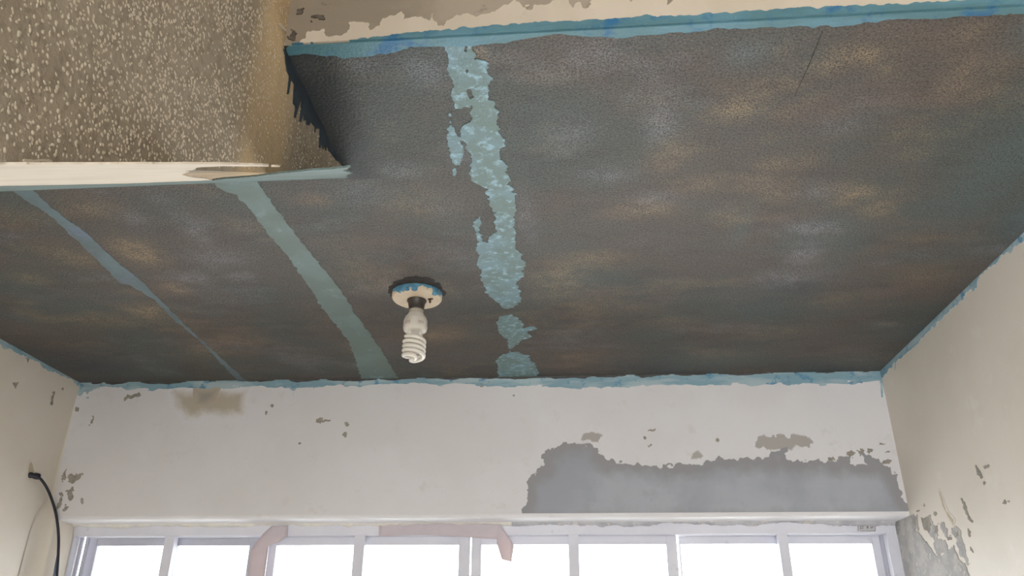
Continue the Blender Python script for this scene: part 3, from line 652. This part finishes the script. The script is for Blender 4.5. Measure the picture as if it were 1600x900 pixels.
# small printed sticker on the frame head: an outline with a worn stamp in it
SP = far(RC - .0008)
patch('sticker', 'sticker', SP, [[(1340,819),(1368,819),(1368,830),(1340,830)]], WIN, 0, 10, .001, 0, seed=1, skirt=False, label='small pale stamped sticker on the frame head')
SP2 = far(RC - .0014)
ink = [[(1340,819),(1368,819),(1368,820),(1340,820)], [(1344,829.3),(1368,829.3),(1368,830.2),(1344,830.2)], [(1340,819),(1341,819),(1341,830),(1340,830)], [(1367,819),(1368,819),(1368,830),(1367,830)],
       [(1344,822),(1349,822),(1349,823),(1344,823)], [(1344,822),(1345,822),(1345,827),(1344,827)], [(1348,822),(1349,822),(1349,826),(1348,826)], [(1344,825),(1349,825),(1349,826),(1344,826)], [(1354,822),(1357,822),(1357,826),(1354,826)], [(1360,822),(1361,822),(1361,826),(1360,826)], [(1361,824),(1364,822),(1365,823),(1362,826)]]
patch('stamp', 'sticker_ink', SP2, ink, WIN, .0003, 300, .0008, 0, seed=2, skirt=False)

# ------------------------------------------------------------------ paper tape
def ribbon(name, Lp, Rp, deps, label, loc):
    root = None; v = []; f = []
    n = len(Lp)
    def smooth(seq):
        seq = np.array(seq, float); t = np.linspace(0, n - 1, (n - 1) * 6 + 1)
        return np.stack([np.interp(t, np.arange(n), seq[:, k]) for k in range(seq.shape[1])], 1)
    Ls, Rs, D = smooth(Lp), smooth(Rp), smooth([(d,) for d in deps])[:, 0]
    k = len(Ls); W = 5
    for side in (0, 1):
        for i in range(k):
            for j in range(W):
                q = Ls[i] + (Rs[i] - Ls[i]) * j / (W - 1)
                p = far(D[i] + .0006 * side + .0015 * math.sin(j * 1.3 + i * .2)).hit(*q); v.append(p)
    for side in (0, 1):
        for i in range(k - 1):
            for j in range(W - 1):
                a = side * k * W + i * W + j; q = [a, a + 1, a + W + 1, a + W]; f.append(q if side else q[::-1])
    for i in range(k - 1):
        for j in (0, W - 1):
            a = i * W + j; f.append([a, a + W, k * W + a + W, k * W + a])
    for i in (0, k - 1):
        for j in range(W - 1):
            a = i * W + j; f.append([a, a + 1, k * W + a + 1, k * W + a])
    c = np.mean(v, 0)
    mb = MB(); mb.add([tuple(np.array(p) - c) for p in v], f)
    o = mb.build(name, 'tape', None, True); o.location = tuple(c)
    return tag(o, label, 'tape', 'brown tape scraps on the window')
ribbon('paper_tape', [(424,822),(412,833),(399,848),(391,862),(389,878),(388,897),(386,950)], [(450,822),(449,838),(438,846),(420,853),(417,874),(414,897),(412,950)], [RC - .004, RC - .005, RC - .008, RC - .012, RC - .014, RC - .014, RC - .012],
       'brown paper tape strip bent down over the left panes and hanging long', 0)
ribbon('paper_tape', [(592,816),(640,817),(700,816),(756,817),(778,817),(792,834),(803,852),(801,866),(799,878)], [(592,839),(640,836),(700,837),(750,841),(777,843),(776,848),(779,858),(782,868),(784,874)], [RC - .004, RC - .006, RC - .006, RC - .005, RC - .006, RC - .010, RC - .016, RC - .020, RC - .024],
       'brown paper tape laid along the frame head with a short end hanging', 0)

# ------------------------------------------------------------------ lamp on the ceiling
LP = PC.hit(652, 459)
LAMP = empty('ceiling_lamp', (LP[0], LP[1], H))
tag(LAMP, 'unlit white spiral bulb in a round cream ceiling holder', 'lamp')
c = (LP[0], LP[1], H)
mb = MB(); RR = .064
mb.lathe([(0.0, .002), (RR - .003, .002), (RR, -.002), (RR, -.013), (RR - .003, -.017), (.03, -.019), (.0, -.019)], c, 64)
plate = mb.build('rosette', 'plate', LAMP, True)
plate.data.polygons.foreach_set('use_smooth', [abs(p.normal.z) < .9 for p in plate.data.polygons])
# blue paint slopped on the rim facing the camera and on the right
def rim_paint():
    n = 130; v = []; f = []
    th = np.linspace(math.radians(-150), math.radians(22), n); nz = fbm(th * 3.5, th * 0 + 2, 4, 4, .5); n2 = fbm(th * 3, th * 0, 6, 3)
    for i, t in enumerate(th):
        e = min(1, min(i, n - 1 - i) / 14)
        lap = max(0, nz[i] + .5 * n2[i] - .12); h_ = min(.0182, max(.002, (.0085 + .012 * nz[i]) * e + (.006 if lap > 0 else 0)))
        inn = RR - (.0005 + .014 * lap * e if h_ > .014 else .0002)
        for r, z in ((RR + .0012, .001), (RR + .0018, -h_ * .4), (RR + .0016, -h_ * .85), (RR + .0002, -h_), (inn, -h_ - (.0010 if h_ > .014 else 0)), (inn - .0004, -h_ + .001)):
            v.append((c[0] + r * math.cos(t), c[1] + r * math.sin(t), c[2] + z))
    for i in range(n - 1):
        for k in range(5): q = i * 6; f.append([q + k, q + k + 1, q + 6 + k + 1, q + 6 + k])
    mb = MB(); mb.add(v, f); o = mb.build('rim_paint', 'rim_paint', None, True)
    for p in o.data.vertices: p.co -= Vector(c)
    o.parent = plate; o['label'] = 'blue paint slopped on the rim'
rim_paint()
mb = MB(); mb.lathe([(0, -.017), (.025, -.017), (.025, -.022), (.0215, -.026), (.0195, -.042), (.0205, -.047), (0, -.047)], c, 40); mb.build('socket', 'socket', LAMP, True)
mb = MB(); mb.tube([(c[0] + .036, c[1] - .008, H - .017), (c[0] + .036, c[1] - .008, H - .030)], .0028, 10); mb.tube([(c[0] + .030, c[1] - .008, H - .0205), (c[0] + .043, c[1] - .008, H - .0195)], .002, 8); mb.build('terminal_screw', 'screw', LAMP, True)
zc = -.045
mb = MB(); mb.lathe([(0, zc), (.0175, zc), (.0185, zc - .003), (.0175, zc - .006), (.0190, zc - .009), (.0185, zc - .012), (0, zc - .012)], c, 40); mb.build('lamp_cap', 'collar', LAMP, True)
zh = zc - .011
mb = MB(); mb.lathe([(0, zh), (.019, zh), (.0205, zh - .003), (.027, zh - .012), (.0300, zh - .021), (.0304, zh - .040), (.029, zh - .047), (.024, zh - .050), (0, zh - .050)], c, 48)
hous = mb.build('ballast_housing', 'bulb_base', LAMP, True)
mb = MB()
for th0, wd in ((-2.35, .34), (-1.15, .30)):
    for r_, (za, n_) in enumerate(((-.029, 6), (-.033, 5))):
        for k in range(n_):
            t0 = th0 + wd * k / n_ * 1.6; t1 = t0 + wd / n_ * (.75 + .4 * ((k * 7 + r_) % 3))
            R_ = .03075; q = [(c[0] + R_ * math.cos(t), c[1] + R_ * math.sin(t), H + zh + za + dz) for t, dz in ((t0, 0), (t1, 0), (t1, -.0024), (t0, -.0024))]
            mb.add(q, [[0, 1, 2, 3]])
pr = mb.build('printed_marks', 'print', None)
for p in pr.data.vertices: p.co -= Vector(c)
pr.parent = hous
# two glass legs that run into a double spiral and meet at the foot
zt = zh - .048
mb = MB(); pts = []
R0, turns, z0, pitch = .0250, 2.15, H + zt - .019, .0240
ph = math.radians(200)
def strand(sgn):
    P = []
    a0 = ph + (0 if sgn > 0 else math.pi)
    P.append((c[0] + .0135 * math.cos(a0), c[1] + .0135 * math.sin(a0), H + zt + .006)); P.append((c[0] + .0135 * math.cos(a0), c[1] + .0135 * math.sin(a0), H + zt - .008))
    P.append((c[0] + .017 * math.cos(a0 + .1), c[1] + .017 * math.sin(a0 + .1), H + zt - .016))
    for i in range(0, 105):
        t = i / 104; a = a0 + .35 + t * turns * 2 * math.pi
        P.append((c[0] + R0 * math.cos(a), c[1] + R0 * math.sin(a), z0 - pitch * turns * t))
    ae = a0 + .35 + turns * 2 * math.pi; ze = z0 - pitch * turns
    for i in range(1, 13):
        t = i / 12; a = ae + t * 1.1; r = R0 * (1 - t) ** .8
        P.append((c[0] + r * math.cos(a), c[1] + r * math.sin(a), ze - .004 * math.sin(t * math.pi / 2)))
    return P
S1 = strand(1); S2 = strand(-1)
mb.tube(S1 + S2[::-1][1:], .0052, 14)
tb = mb.build('spiral_tube', 'tube', LAMP, True); tb['label'] = 'milky white spiral glass tube'

# ------------------------------------------------------------------ cable on the left wall
def cat_rom(p, n=10):
    p = [np.array(q, float) for q in p]; p = [2 * p[0] - p[1]] + p + [2 * p[-1] - p[-2]]; out = []
    for i in range(1, len(p) - 2):
        for k in range(n):
            t = k / n; out.append(.5 * ((2 * p[i]) + (-p[i - 1] + p[i + 1]) * t + (2 * p[i - 1] - 5 * p[i] + 4 * p[i + 1] - p[i + 2]) * t * t + (-p[i - 1] + 3 * p[i] - 3 * p[i + 1] + p[i + 2]) * t ** 3))
    out.append(p[-2]); return out
def lw(u, v, off):
    p = Plane((XL + off, 0, 0), (0, 1, 0), (0, 0, 1), (1, 0, 0)).hit(u, v)
    return p if (p - A) @ NF > .014 else far(-.014).hit(u, v)
CB0 = lw(45, 742, .0)
CAB = empty('cable', tuple(CB0)); tag(CAB, 'black cable hanging from a hole in the left wall', 'cable')
path = [lw(46, 742, .004), lw(60, 746, .026), lw(68, 754, .03), lw(76, 768, .028), lw(84, 790, .024), lw(89, 812, .02), lw(91.5, 838, .018), lw(91, 866, .016), lw(89.5, 892, .016), lw(87, 930, .015), lw(80, 1010, .015)]
mb = MB(); mb.tube(cat_rom(path), .0042, 12); mb.build('cord', 'cable', CAB, True)
p0, p1 = lw(44, 742, -.004), lw(63, 745, .028)
t = p1 - p0
mb = MB(); mb.tube([p0, p0 + t * .25, p0 + t * .3, p0 + t * .5, p0 + t * .55, p0 + t * .9, p1], [.0085, .009, .0075, .0085, .010, .0095, .006], 16); mb.build('plug', 'cable', CAB, True)
p2 = [lw(90, 868, .009), lw(87, 884, .007), lw(84.5, 900, .007), lw(80, 930, .007), lw(70, 1010, .007)]
mb = MB(); mb.tube(cat_rom(p2), .0030, 10); o = mb.build('cord', 'cable_blue', CAB, True); o['label'] = 'thinner blue-grey strand'
